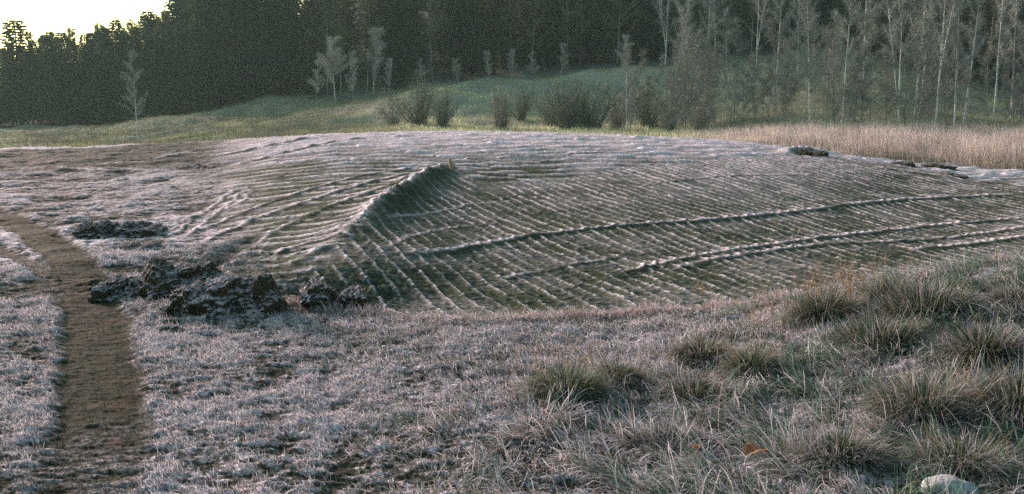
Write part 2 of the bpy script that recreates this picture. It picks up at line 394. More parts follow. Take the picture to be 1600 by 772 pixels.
M_ground = material('frosted_earth', vary=28, bump=(60, .6, .012))
M_heap = material('turned_sod', bump=(40, .8, .02), vary=30)
M_blade = material('grass_blade', transl=.3)
M_needle = material('spruce_needles', transl=.12)
M_twig = material('bare_twigs', rough=.8)
M_bark = material('tree_bark', bump=(8, .6, .02), vary=4)
M_wood = material('pale_wood', attr=False, color=(.42, .28, .16), bump=(90, .4, .004), vary=30)
M_leaf = material('dead_leaf', transl=.25)

# ------------------------------------------------------------ ground sheet
th = np.r_[np.linspace(-math.pi, -.62, 60)[:-1], np.linspace(-.62, .62, 1050), np.linspace(.62, math.pi, 60)[1:]]
rs = [.3]
while rs[-1] < 1600:
    r_ = rs[-1]
    rs.append(r_ * (1.012 if r_ < 4 else 1.0021 if r_ < 44 else 1.006 if r_ < 120 else 1.05))
rs = np.array(rs)
TH, RR = np.meshgrid(th, rs)
gx, gy = (np.sin(TH) * RR).ravel(), (np.cos(TH) * RR).ravel()
zs, fr_, cc = ground(gx, gy, True)
nr, nc = TH.shape
I = np.arange(nr * nc).reshape(nr, nc)
Fq = np.stack([I[:-1, :-1], I[:-1, 1:], I[1:, 1:], I[1:, :-1]], -1).reshape(-1, 4)[:, ::-1]
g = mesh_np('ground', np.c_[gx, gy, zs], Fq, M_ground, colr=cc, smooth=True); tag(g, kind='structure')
print('ground verts', len(gx), 'faces', len(Fq))

# ------------------------------------------------------------ grass blades
def blades(P, length, width, lean, leandir, bend, ccol, tip, seg=4, tipstart=.35, cvar=.25):
    """P (n,3) roots; arrays: length, lean (rad), leandir (rad), bend (rad); colours at root and tip"""
    n = len(P); k = seg
    V = np.zeros((n, k * 2 + 1, 3), np.float32); Cc = np.zeros((n, k * 2 + 1, 3), np.float32)
    pos = P.astype(np.float64).copy(); ang = lean.copy()
    wd = leandir + math.pi / 2 + rng.normal(0, .8, n)
    wv = np.c_[np.cos(wd), np.sin(wd), np.zeros(n)]
    br = (1 + cvar * rng.normal(0, 1, n))[:, None]
    for i in range(k + 1):
        t = i / k; ww = width * (1 - t * .85) / 2
        tt = np.clip((t - tipstart) / (1 - tipstart), 0, 1)
        cl = (ccol * (1 - tt) + tip * tt) * np.clip(br, .4, 1.7)
        if i < k:
            V[:, 2*i] = pos - wv * ww[:, None]; V[:, 2*i+1] = pos + wv * ww[:, None]
            Cc[:, 2*i] = cl; Cc[:, 2*i+1] = cl
            st = length / k
            pos = pos + np.c_[np.sin(ang) * np.cos(leandir), np.sin(ang) * np.sin(leandir), np.cos(ang)] * st[:, None]
            ang = ang + bend / k
        else:
            V[:, 2*k] = pos; Cc[:, 2*k] = cl
    b = (np.arange(n) * (2*k+1))[:, None]
    tri = []
    for i in range(k - 1):
        tri += [[2*i, 2*i+1, 2*i+3], [2*i, 2*i+3, 2*i+2]]
    tri.append([2*k-2, 2*k-1, 2*k])
    T = (b[:, :, None] + np.array(tri)[None]).reshape(-1, 3)
    return V.reshape(-1, 3), T, Cc.reshape(-1, 3)

def join(parts):
    V, F, C_ = [], [], []; o = 0
    for v, f, c in parts:
        V.append(v); F.append(f + o); C_.append(c); o += len(v)
    return np.vstack(V), np.vstack(F), np.vstack(C_)

FROST = np.array([.68, .615, .665]); TAN = np.array([.27, .20, .11]); GREEN = np.array([.036, .080, .045]); DK = np.array([.032, .040, .026])
def pick(n, items, wts):
    idx = rng.choice(len(items), n, p=np.array(wts) / sum(wts)); return np.array(items)[idx]

def scatter(n, x0, x1, y0, y1):
    y = y0 + (y1 - y0) * rng.random(n) ** 1.0; x = x0 + (x1 - x0) * rng.random(n); return x, y

def in_view(x, y, m=.07): return np.abs(x / y) < .52 + m + .25 / y

# rough matted grass, right and centre foreground
parts = []
x, y = scatter(520000, -6, 7, 3.6, 9.6)
k = in_view(x, y) & (y < edge_d(x, y) + .12 + .1 * perlin(x * 3, y * 0, 5)); x, y = x[k], y[k]
ppx = x / y * FPX + CX
line_px = 340 + (9.6 - y) / 4.6 * 230 + 120 * perlin(x * .8, y * .8, 200)
dens = sstep(-90, 330, ppx - line_px)
clump = sstep(-.5, .45, fbm(x / .4, y / .4, 210, 2))
k = rng.random(len(x)) < dens * (.26 + .6 * clump); x, y, clump, dens, ppx = x[k], y[k], clump[k], dens[k], ppx[k]
n = len(x); z = ground(x, y)
whirl = perlin(x / .55, y / .55, 220) * 3.2 + perlin(x/.2, y/.2, 221) * 1.5
ldir = whirl + rng.normal(0, .5, n) + math.pi * .9
ln = (.10 + .16 * rng.random(n) ** 1.5) * (.35 + .7 * clump) * (.42 + .75 * dens * sstep(-150, 500, ppx - 900 + 200 * (7.5 - y)))
lean = np.clip(rng.normal(1.1, .4, n), 0, 1.6); bend = rng.normal(1.3, .8, n)
right = sstep(900, 1400, ppx + 200 * perlin(x, y, 230))
greenish = (rng.random(n) < .16 + .30 * right + .36 * right * sstep(-.2, .5, perlin(x/.6, y/.6, 231)))
rootc = pick(n, [DK * 1.5, TAN * .7, GREEN * 1.3], [2, 1, 3]); tipc = pick(n, [FROST * 1.42, FROST * [1.42, 1.3, 1.32], TAN * 1.7], [5, 4.5, .9])
tipc = np.where(greenish[:, None], GREEN * 1.9 + [.09, .16, .13], tipc)
parts.append(blades(np.c_[x, y, z - .005], ln, np.full(n, .0085) * (.7 + .6 * rng.random(n)), lean, ldir, bend, rootc, tipc, tipstart=.12, cvar=.35))
m = 26000; ex = rng.uniform(-2.2, 5.5, m); ey = edge_d(ex, 8.9) ; ey = edge_d(ex, ey) + np.abs(rng.normal(0, .13, m)) * -1 + .10 * perlin(ex * 3, ex * 0, 5) + .06 + .05 * perlin(ex * 9, ex * 0, 6)
k = rng.random(m) < .25 + .75 * sstep(-.3, .4, perlin(ex * 2.2, ex * 0 + .5, 240)); ex, ey = ex[k], ey[k]; m = len(ex)
parts.append(blades(np.c_[ex, ey, ground(ex, ey) - .005], (.05 + .13 * rng.random(m) ** 2) * (.6 + .6 * sstep(-.4, .5, perlin(ex * 2.7, ex * 0, 241))), np.full(m, .0065), np.clip(rng.normal(.6, .4, m), 0, 1.4), rng.random(m) * 6.28, rng.normal(1.1, .5, m), pick(m, [DK * 1.6, TAN * .7], [1, 1]), pick(m, [FROST * 1.2, FROST * [1.18, 1.05, 1.03], TAN * 1.6], [4, 4, 1]), tipstart=.05))
V, F, C_ = join(parts)
o = mesh_np('matted_grass', V, F, M_blade, colr=C_)
tag(o, 'rough matted frosted grass covering the bank in the right foreground', 'grass', kind='stuff')
print('matted', n)

# short frosted turf, left foreground and beyond the path
x, y = scatter(1000000, -6, 4, 3.6, 13)
k = in_view(x, y) & ((y < edge_d(x, y)) | (x / y * FPX + CX < 400)); x, y = x[k], y[k]
z, f, _ = ground(x, y, True)
f = np.clip(f / .86, 0, 1); k = rng.random(len(x)) < (.025 + .9 * f) * (1 - .35 * sstep(9, 13, y)); x, y, z, f = x[k], y[k], z[k], f[k]
n = len(x)
tip = FROST[None] * 1.45 * (.3 + .75 * np.clip(f + rng.normal(0, .2, n), 0, 1))[:, None] + 0
rootc = pick(n, [DK, TAN * .45, GREEN], [3, 2, 3])
tip = tip * f[:, None] + rootc * .8 * (1 - f[:, None])
o = blades(np.c_[x, y, z - .004], .022 + .045 * rng.random(n) ** 1.8, np.full(n, .006), np.clip(rng.normal(.8, .4, n), 0, 1.5), rng.normal(3.4, 1.3, n), rng.normal(.6, .4, n), rootc, tip, seg=2, tipstart=0)
o = mesh_np('short_turf', o[0], o[1], M_blade, colr=o[2])
tag(o, 'short frosted turf over the left foreground on both sides of the worn path', 'grass', kind='stuff')
print('turf', n)

# tall pale grass behind the mound, right
x, y = scatter(190000, 5, 36, 31, 52)
ppx = x / y * FPX + CX
front = np.interp(ppx, [1050, 1150, 1300, 1450, 1600, 1800], [43, 38, 34.5, 33, 31.5, 31])
k = (ppx > 1040) & (ppx < 1760) & (y > front + 1.2 * perlin(x * .6, y * .6, 300)); x, y, ppx, front = x[k], y[k], ppx[k], front[k]
edge_f = sstep(0, 3, y - front); k = rng.random(len(x)) < sstep(1040, 1180, ppx) * (.3 + .7 * sstep(-.6, .2, fbm(x / 2.2, y / 2.2, 301, 2))); x, y, ppx, edge_f, front = x[k], y[k], ppx[k], edge_f[k], front[k]
n = len(x); z = ground(x, y)
ln = (.45 + .65 * rng.random(n) ** 1.4) * (.5 + .5 * edge_f) * (.5 + .6 * sstep(-.6, .6, perlin(x / 2.0, y / 2.0, 304) + .4 * perlin(x / .5, y / .5, 305))) * np.interp(ppx, [1050, 1250, 1600], [.45, .9, 1.05])
tipc = pick(n, [np.array([.90, .80, .81]), np.array([.70, .61, .55]), np.array([.36, .30, .20])], [3, 3, 2])
olive = (rng.random(n) < .75 * (1 - sstep(.0, 3.2, y - front - 1.2 * perlin(x / 2.5, y / 3, 306))) * sstep(1280, 1400, ppx))
tipc = np.where(olive[:, None], np.array([.11, .12, .07])[None], tipc)
rootc = pick(n, [np.array([.16, .14, .09]), np.array([.28, .23, .16])], [1, 1])
o = blades(np.c_[x, y, z - .01], ln, np.full(n, .013), np.abs(rng.normal(.15, .15, n)), rng.normal(3, 1.5, n), rng.normal(.4, .3, n), rootc, tipc, seg=3, tipstart=.0)
o = mesh_np('tall_pale_grass', o[0], o[1], M_blade, colr=o[2])
tag(o, 'tall pale pinkish dry grass in a strip between the mound and the right wood', 'grass', kind='stuff')
print('tall', n)

# meadow grass on the far slopes
x, y = scatter(260000, -42, 45, 44, 104)
k = in_view(x, y, .1); x, y = x[k], y[k]
n = len(x); z = ground(x, y); ppx = x / y * FPX + CX
patch = fbm(x / 5, y / 7, 320, 3); pale = sstep(.1, .6, patch); _, fm, _ = ground(x, y, True); pale = pale + .8 * sstep(.4, .8, fm) 
tipc = pick(n, [np.array([.27, .32, .22]), np.array([.42, .37, .31]), np.array([.17, .22, .14])], [3, 2, 3]) * np.array([1.0, .98, .82]) * (.55 + .2 * sstep(480, 600, ppx)[:, None] + .5 * pale[:, None] + .75 * sstep(520, 720, ppx)[:, None] * (1 - .5 * sstep(1000, 1250, ppx))[:, None] + .5 * (sstep(.0, .4, perlin(x / 4, y / 8, 330)) * sstep(600, 700, ppx))[:, None])
o = blades(np.c_[x, y, z - .02], .14 + .22 * rng.random(n), np.full(n, .030), np.abs(rng.normal(.3, .2, n)), rng.normal(3, 1.5, n), rng.normal(.5, .3, n), tipc * .8, tipc, seg=2, tipstart=0)
o = mesh_np('meadow_grass', o[0], o[1], M_blade, colr=o[2])
tag(o, 'dull green meadow grass on the slope in front of the forest', 'grass', kind='stuff')

# frosted stubble fuzz on the brow of the mound
x, y = scatter(90000, -22, 12, 24, 39)
z, f, _ = ground(x, y, True); k = in_view(x, y) & (rng.random(len(x)) < f * .9) ; x, y, z, f = x[k], y[k], z[k], f[k]; n = len(x)
tipc = pick(n, [FROST, FROST * [.96, .88, .88]], [1, 1])
o = blades(np.c_[x, y, z - .01], .03 + .06 * rng.random(n), np.full(n, .012), np.abs(rng.normal(.5, .3, n)), rng.normal(3, 1.5, n), rng.normal(.5, .3, n), tipc * .45, tipc, seg=2, tipstart=0)
o = mesh_np('frosted_stubble', o[0], o[1], M_blade, colr=o[2])
tag(o, 'short frosted stubble along the pale brow of the mound', 'grass', kind='stuff')

# ------------------------------------------------------------ tussocks
def tussock(px, py, w_, h_, label, tanf=.3, frost=.35, green=1.0, n=2600, dmin=4.0, lean0=0., dk=1.0):
    n = int(n * .9); h_ *= .96; w_ *= 1.0; tanf *= .7; frost = frost * 1.1 + .05; tanf *= .8; dk = .85
    X, Y_ = cast(px, py, dmin, 9.2)
    root = empty('grass_tussock', (X, Y_, gz(X, Y_) - .01))
    a = rng.random(n) * 2 * math.pi; r = w_ / 2 * .55 * np.sqrt(rng.random(n))
    x, y = r * np.cos(a), r * np.sin(a) * .8
    z = ground(x + X, y + Y_) - gz(X, Y_) 
    ld = a + rng.normal(0, .5, n); q = r / (w_ / 2 * .55)
    lean = np.clip(.15 + .65 * q + rng.normal(0, .15, n), 0, 1.3)
    ln = h_ * (.7 + .6 * rng.random(n)) * (1.15 - .3 * q)
    gcol = np.array([.046, .098, .046]) * green * dk
    tcol = pick(n, [gcol * 1.6, TAN * 1.1, FROST], [max(.1, .85 - tanf - frost), tanf, frost + .15])
    v, f, c = blades(np.c_[x, y, z], ln, np.full(n, .0068), lean, ld, np.clip(rng.normal(1.5, .7, n), .1, 3), gcol[None] * np.ones((n, 1)), tcol, seg=4, tipstart=.45)
    mesh_np('blade_tuft', v, f, M_blade, root, colr=c)
    m = int(n * .07)
    if m > 5:   # a skirt of dead straw is a part of its own
        a = rng.random(m) * 2 * math.pi; r = w_ / 2 * .7 * np.sqrt(rng.random(m)); x, y = r * np.cos(a), r * np.sin(a) * .8
        z = ground(x + X, y + Y_) - gz(X, Y_)
        v, f, c = blades(np.c_[x, y, z], h_ * (.8 + .8 * rng.random(m)), np.full(m, .004), np.clip(rng.normal(.5, .35, m), 0, 1.3), a, rng.normal(.7, .6, m), np.tile(TAN * .5, (m, 1)), pick(m, [TAN * 1.5, FROST], [2, 1.4]), seg=4, tipstart=.1)
        mesh_np('straw', v, f, M_blade, root, colr=c)
    tag(root, label, 'grass tussock', 'tussocks on the frosted bank')
T = [
 (885,622,.62,.26,'green and tan tussock standing alone in the centre foreground',.45,.1,1.15,3200),
 (965,600,.42,.20,'tawny tuft right behind the green central tussock',.7,.15,.8,1600),
 (1095,562,.55,.20,'low tawny tussock behind the right edge of the central foreground',.55,.2,.7,2200),
 (1085,622,.55,.17,'flattened dark tussock below the tawny one, right of centre',.35,.35,.8,2200),
 (1175,585,.36,.24,'upright tan and green tuft with seed stalks, right of centre',.6,.15,1.,1600),
 (1285,500,.56,.26,'dark green tussock at the field edge with brown dead stalks over it',.25,.08,.7,2600),
 (1370,535,.82,.20,'wide dark green dome tussock below the field edge tussock',.05,.12,.8,4200),
 (1445,492,.86,.28,'darkest tall tussock near the brow of the right bank',.12,.12,.6,4200),
 (1392,470,.42,.24,'ragged dark tuft directly on the brow of the right bank',.25,.2,.6,1600),
 (1535,560,.60,.26,'dark tussock near the right edge of the photo, half way down',.15,.15,.6,3000),
 (1590,480,.50,.20,'tussock cut by the right edge of the photo on the upper bank',.2,.3,.7,2000),
 (1440,650,.75,.27,'large frosted green tussock in the right foreground',.3,.3,.9,3800),
 (1590,650,.60,.30,'dark tussock cut by the right edge low in the photo',.1,.3,.7,2600),
 (1500,735,.62,.20,'dark low tussock behind the frosted stone at the bottom',.1,.35,.8,2400),
 (1310,720,.62,.20,'low frosted tussock along the bottom right of the photo',.2,.45,.9,2400),
 (1050,690,.50,.15,'whitest flattened tussock in the lower centre of the bank',.2,.6,.9,1800),
]
for t in T: tussock(*t)

# bent brown stalks standing above the field edge
def stalk_clump(px, py, n, hgt, spread, label, dmin=4.0, colr=(.26, .19, .12)):
    X, Y_ = cast(px, py, dmin, 60)
    root = empty('dead_weed', (X, Y_, gz(X, Y_) - .01))
    P = np.c_[rng.normal(0, spread, n), rng.normal(0, spread, n), np.zeros(n)]
    P[:, 2] = ground(P[:, 0] + X, P[:, 1] + Y_) - gz(X, Y_)
    ln = hgt * (.6 + .5 * rng.random(n)); ld = rng.random(n) * 6.28
    for j in range(n):
        le, be = abs(rng.normal(.12, .12)), rng.normal(.2, .2)
        c = np.tile(np.array(colr), (1, 1)); o1 = np.ones(1)
        v, f, cc_ = blades(P[j:j+1], ln[j:j+1], .006 * o1, le * o1, ld[j:j+1], be * o1, c, c * 1.3, seg=4)
        st = mesh_np('stem', v, f, M_blade, root, colr=cc_)
        m = 16; t = np.linspace(.62, 1, m); ang = le + be * t * .5
        Q = P[j] + np.c_[np.sin(ang) * np.cos(ld[j]), np.sin(ang) * np.sin(ld[j]), np.cos(ang)] * (ln[j] * t)[:, None]
        v, f, cc_ = blades(Q, .02 + .05 * rng.random(m), np.full(m, .006), np.abs(rng.normal(.7, .4, m)), rng.random(m) * 6.28, rng.normal(0, .4, m), np.tile(c[0], (m, 1)), pick(m, [np.array([.34, .25, .16]), FROST * .8], [3, 1]), seg=2)
        mesh_np('seed_head', v, f, M_blade, st, colr=cc_)
    tag(root, label, 'weed', 'dead weeds')
stalk_clump(1290, 490, 34, .42, .14, 'clump of brown dead stalks rising over the field edge behind the dark tussock')
stalk_clump(1340, 478, 22, .40, .12, 'thin brown stalks right of the tallest dead stalks at the field edge')
stalk_clump(1195, 530, 16, .34, .10, 'few tall tan stalks left of the dark field edge tussock')
stalk_clump(880, 590, 20, .26, .14, 'fine brown seed stalks growing out of the central tussock')
stalk_clump(1243, 378, 3, .28, .03, 'single pale weed standing on the wheel track in the field', 9.8, (.42, .36, .28))
stalk_clump(1211, 360, 3, .30, .03, 'single yellowish weed standing in the graded field above the wheel track', 9.8, (.30, .26, .14))
stalk_clump(1083, 405, 3, .20, .03, 'small tan weed beside the start of the wheel tracks', 9.8)
stalk_clump(1099, 466, 4, .16, .03, 'short tan tuft of weed at the lower edge of the field', 9.5, (.40, .28, .14))

# ------------------------------------------------------------ heaps of turned sod
def ico(sub):
    import bmesh
    bm = bmesh.new(); bmesh.ops.create_icosphere(bm, subdivisions=sub, radius=1)
    V = np.array([v.co[:] for v in bm.verts]); F = np.array([[v.index for v in f.verts] for f in bm.faces]); bm.free()
    return V, F
ICO6, ICO4 = ico(6), ico(4)
def lumpy(V, s, a, seed):
    o = np.zeros(len(V))
    for i in range(4):
        k_ = s * 2**i
        o += a * .55**i * (perlin(V[:, 0] * k_ + 3.1, V[:, 1] * k_ + V[:, 2] * k_ * .7, seed + i) + perlin(V[:, 2] * k_, V[:, 0] * k_ * .8 - V[:, 1] * k_ * .5, seed + 9 + i))
    return o
def heap(name, px, py, w_, dp, h_, label, cat, lumps=1, seed=1, dmin=4., frosty=.6, group=None, rz=0., tint=(.050, .046, .028)):
    X, Y_ = cast(px, py, dmin, 60); z0 = gz(X, Y_)
    root = empty(name, (X, Y_, z0), rz)
    sub = []
    r_ = np.random.default_rng(seed)
    for j in range(lumps):
        V, F = ICO6 if j == 0 and lumps < 3 else ICO6
        V = V.copy()
        big_ = 1 + lumpy(V, 1.25, .27, seed * 31 + j * 7); fine_ = lumpy(V, 4.5, .045, seed * 17 + j)
        V = V * (big_ + fine_)[:, None]
        f = 0 if lumps == 1 else (j / (lumps - 1) - .5)
        sc_ = 1 if lumps == 1 else .55 + .25 * r_.random()
        V = V * np.array([w_ / 2 * (sc_ if lumps > 1 else 1) * (.75 if lumps > 1 else 1), dp / 2 * sc_ * 1.7, h_ * .8 * (.75 + .4 * r_.random() if lumps > 1 else 1)])
        V[:, 2] = np.where(V[:, 2] < -.05, -.05 + V[:, 2] * .1, V[:, 2])
        V[:, 0] += f * w_ * .72; V[:, 1] += r_.normal(0, .12) * dp
        cs, sn = math.cos(rz), math.sin(rz)
        V[:, 2] += base(X + V[:, 0] * cs - V[:, 1] * sn, Y_ + V[:, 0] * sn + V[:, 1] * cs) - float(base(np.array([X]), np.array([Y_]))[0])
        # upward facing measure
        A, B, Cq = V[F[:, 0]], V[F[:, 1]], V[F[:, 2]]; N = np.cross(B - A, Cq - A)
        vn = np.zeros_like(V)
        for q in range(3): np.add.at(vn, F[:, q], N)
        vn /= np.linalg.norm(vn, axis=1)[:, None] + 1e-9
        nn = perlin(V[:, 0] / .03, V[:, 1] / .03 + V[:, 2] / .04, seed)
        fr = sstep(.48, .85, vn[:, 2] + .22 * nn + .5 * fine_) * frosty
        tc_ = np.array(tint)[None] * (1 + .4 * nn[:, None])
        cl = tc_ * (1 - fr[:, None]) + FROST[None] * fr[:, None]
        mesh_np('sod_clod', V, F, M_heap, root, colr=cl, smooth=True)
        # frosted grass fringe growing on the turned sods
        k_ = r_.choice(np.nonzero((vn[:, 2] > .68) & (V[:, 2] > .0))[0], 900)
        n_ = len(k_)
        sub.append(blades(V[k_], .02 + .05 * r_.random(n_), np.full(n_, .004), np.clip(r_.normal(.9, .4, n_), 0, 1.6), r_.normal(-1.6, 2.2, n_), r_.normal(.8, .4, n_), np.tile(DK, (n_, 1)), pick(n_, [FROST, TAN, GREEN * 1.5], [4 * frosty, 1, 1]), seg=2, tipstart=0))
    v, f, c = join(sub)
    mesh_np('grass_fringe', v, f, M_blade, root, colr=c)
    tag(root, label, cat, group); return root
G_ = 'heaps of turned sod'
heap('sod_heap', 360, 484, .95, .6, .31, 'largest dark heap of turned sod with frosted top, front of the mound', 'earth heap', 3, 3, group=G_)
heap('sod_heap', 215, 452, .62, .6, .28, 'dark clods in a heap just right of the worn path', 'earth heap', 3, 5, group=G_)
heap('sod_heap', 285, 438, .62, .6, .25, 'flatter heap of sods between the path heap and the open hole', 'earth heap', 3, 8, group=G_)
heap('sod_heap', 170, 368, .85, .6, .25, 'dark sod heap beyond the bend of the worn path', 'earth heap', 3, 11, group=G_)
heap('sod_heap', 238, 366, .38, .35, .2, 'small clod at the right end of the heap beyond the path bend', 'earth clod', 1, 12, group=G_)
heap('sod_heap', 222, 386, .42, .4, .05, 'flat low clod in front of the heap beyond the path bend', 'earth clod', 2, 14, group=G_)
heap('sod_heap', 525, 480, .5, .5, .30, 'frosted sod heap against the front corner of the mound', 'earth heap', 2, 17, frosty=1.0, group=G_)
heap('sod_heap', 298, 508, .28, .2, .05, 'little clod left of the largest sod heap', 'earth clod', 1, 18, group=G_)
heap('sod_heap', 1268, 243, .8, .6, .20, 'small dark pile of earth on the far right brow of the mound', 'earth heap', 2, 21, dmin=20, frosty=.05, group=G_)
heap('sod_heap', 300, 264, .5, .5, .08, 'tiny dark clod on the left shoulder of the mound', 'earth clod', 1, 22, dmin=12, frosty=.3, group=G_)
heap('sod_heap', 1440, 262, 1.6, .9, .16, 'dark earth lump at the foot of the tall pale grass', 'earth heap', 2, 25, dmin=24, frosty=.1, group=G_)
heap('sod_heap', 1482, 274, .7, .6, .10, 'small dark clod in front of the tall pale grass', 'earth clod', 1, 26, dmin=24, frosty=.2, group=G_)
heap('sod_heap', 1578, 250, 1.6, .9, .16, 'dark earth lump in the pale grass near the right edge', 'earth heap', 2, 28, dmin=24, frosty=.1, group=G_)

# frosted stone, bottom right
X, Y_ = cast(1478, 775, 3.5, 9); V, F = ICO4; V = V.copy(); V *= (1 + lumpy(V, 1.0, .10, 77) + lumpy(V, 6, .02, 79))[:, None]
V *= [.13, .10, .06]; nn = perlin(V[:, 0] / .02, V[:, 1] / .02, 5)
o = mesh_np('frosted_stone', V, F, M_heap, colr=np.array([.33, .34, .34])[None] * (1 + .25 * nn[:, None]), smooth=True)
o.location = (X, Y_ - .02, gz(X, Y_) + .05); tag(o, 'rounded frosted stone at the bottom edge among dark grass', 'stone')

# curled brown leaf in the grass
def leaf(px, py, s, label, rot):
    X, Y_ = cast(px, py, 3.5, 9); root = empty('dead_leaf', (X, Y_, gz(X, Y_) + .045), rot)
    U, W = np.meshgrid(np.linspace(0, 1, 17), np.linspace(-1, 1, 11)); U, W = U.ravel(), W.ravel()
    wid = np.sin(np.pi * U ** .8) * .42 * (1 + .12 * np.sin(U * 40)); V = np.c_[U - .5, W * wid, .18 * W**2 * wid * 2 + .12 * np.sin(U * 3) + .03 * np.sin(U * 17 + W * 5)] * s
    I_ = np.arange(17 * 11).reshape(11, 17); F = np.stack([I_[:-1, :-1], I_[:-1, 1:], I_[1:, 1:], I_[1:, :-1]], -1).reshape(-1, 4)
    c = np.array([.30, .13, .05])[None] * (1 + .25 * perlin(U * 9, W * 5, 3)[:, None]) + .08 * (np.abs(W) > .85)[:, None]
    mesh_np('leaf_blade', V, F, M_leaf, root, colr=c, smooth=True)
    t_ = np.linspace(-.5, .55, 12); V = []; 
    for q in t_: V += [[q - .1, -.008, .12 * math.sin((q + .5) * 3) - .004], [q - .1, .008, .12 * math.sin((q + .5) * 3) - .004], [q - .1, 0, .12 * math.sin((q + .5) * 3) + .012]]
    V = np.array(V) * s; F = []
    for q in range(11):
        for e in range(3): F.append([q*3+e, q*3+(e+1) % 3, q*3+3+(e+1) % 3, q*3+3+e])
    mesh_np('leaf_stem', V, F, M_leaf, root, colr=np.tile([.16, .09, .04], (len(V), 1)))
    tag(root, label, 'leaf', 'dead leaves')
leaf(1182, 722, .15, 'orange brown dead leaf caught in the bottom right grass', .4)
leaf(1085, 716, .08, 'smaller brown dead leaf left of the orange one', 1.9)

# survey stake
X, Y_ = cast(706, 266, 12, 40, fn=lambda a, b: ground(a, b)); z0 = gz(X, Y_)
import bmesh
bm = bmesh.new(); hw, ht = .033, .25
rings = [(-.1, .7), (0, 1), (ht * .5, 1.02), (ht * .93, 1.0), (ht, .8)]; prev = None
for zz, s_ in rings:
    cur = [bm.verts.new((sx * hw * s_ - .05 * zz / ht, sy * hw * .6 * s_, zz + (.012 if zz > .2 and sx > 0 else 0))) for sx, sy in ((-1, -1), (1, -1), (1, 1), (-1, 1))]
    if prev:
        for i in range(4): bm.faces.new((prev[i], prev[(i+1) % 4], cur[(i+1) % 4], cur[i]))
    prev = cur
bm.faces.new(prev); me = bpy.data.meshes.new('wooden_stake'); bm.to_mesh(me); bm.free(); me.materials.append(M_wood)
o = bpy.data.objects.new('wooden_stake', me); col.objects.link(o); o.location = (X, Y_, z0); o.rotation_euler = (0, 0, .3)
tag(o, 'short pale wooden stake standing on the peak of the mound ridge', 'stake')

# ------------------------------------------------------------ trees
def tube(pts, rad, sides=6):
    pts = np.asarray(pts, float); n = len(pts); V = []
    for i in range(n):
        t = pts[min(i+1, n-1)] - pts[max(i-1, 0)]; t /= np.linalg.norm(t) + 1e-9
        a = np.cross(t, [0.31, .95, .1]); a /= np.linalg.norm(a) + 1e-9; b = np.cross(t, a)
        for s in range(sides):
            q = 2 * math.pi * s / sides; V.append(pts[i] + rad[i] * (math.cos(q) * a + math.sin(q) * b))
    F = []
    for i in range(n - 1):
        for s in range(sides):
            p, q = i*sides+s, i*sides+(s+1) % sides
            F += [[p, q, q+sides], [p, q+sides, p+sides]]
    return np.array(V), np.array(F)

def spruce_mesh(H, Rr, seed, tint, shape=.85, open_=0.):
    r = np.random.default_rng(seed)
    V, F = tube([[0, 0, -.3], [0, 0, H*.3], [.03, 0, H*.7], [0, 0, H]], [.16, .12, .07, .012], 6)
    trunk = mesh_np('trunk', V, F, M_bark, colr=np.tile([.07, .055, .04], (len(V), 1)), link=False, smooth=True)
    P0, P1, W = [], [], []
    zc = H * (.06 + .06 * r.random())
    while zc < H * .985:
        t = zc / H; L = Rr * (1 - t) ** shape * (.8 + .35 * r.random()) + .12
        nb = int(6 + 4 * (1 - t)); ph = r.random() * 6.28
        for b in range(nb):
            if r.random() < open_: continue
            a = ph + b * 2 * math.pi / nb + r.normal(0, .2); l = L * (.7 + .45 * r.random()); dr = -.10 - .35 * (1 - t) * r.random()
            m = int(5 + l * 7)
            for j in range(m):
                q = (j + r.random()) / m
                cxy = l * q; cz = zc + dr * l * q + .22 * l * q * q
                c = np.array([math.cos(a) * cxy, math.sin(a) * cxy, cz])
                sa = a + r.choice([-1, 1]) * (.5 + .6 * r.random()); ll = (.18 + .32 * (1 - q * .5)) * (.6 + .6 * r.random())
                e = c + np.array([math.cos(sa) * ll, math.sin(sa) * ll, -ll * (.25 + .5 * r.random())])
                P0.append(c); P1.append(e); W.append(.05 + .07 * r.random())
        zc += .26 + .10 * (1 - t)
    for j in range(8): P0.append([0, 0, H - .4 + .04 * j]); P1.append([r.normal(0, .06), r.normal(0, .06), H + .05 * j - .1]); W.append(.03)
    P0, P1, W = map(np.array, (P0, P1, W)); dv = P1 - P0; sdv = np.cross(dv, r.normal(0, 1, dv.shape)); sdv /= np.linalg.norm(sdv, axis=1)[:, None] + 1e-9
    mid = P0 + dv * .45
    V = np.stack([P0, mid + sdv * W[:, None], P1, mid - sdv * W[:, None]], 1).reshape(-1, 3); n = len(P0)
    F = (np.arange(n) * 4)[:, None, None] + np.array([[0, 1, 2], [0, 2, 3]])[None]; F = F.reshape(-1, 3)
    c = np.repeat(np.array(tint)[None] * (1 + .35 * r.normal(0, 1, (n, 1))), 4, 0)
    return trunk, mesh_np('crown', V, F, M_needle, colr=c, link=False)

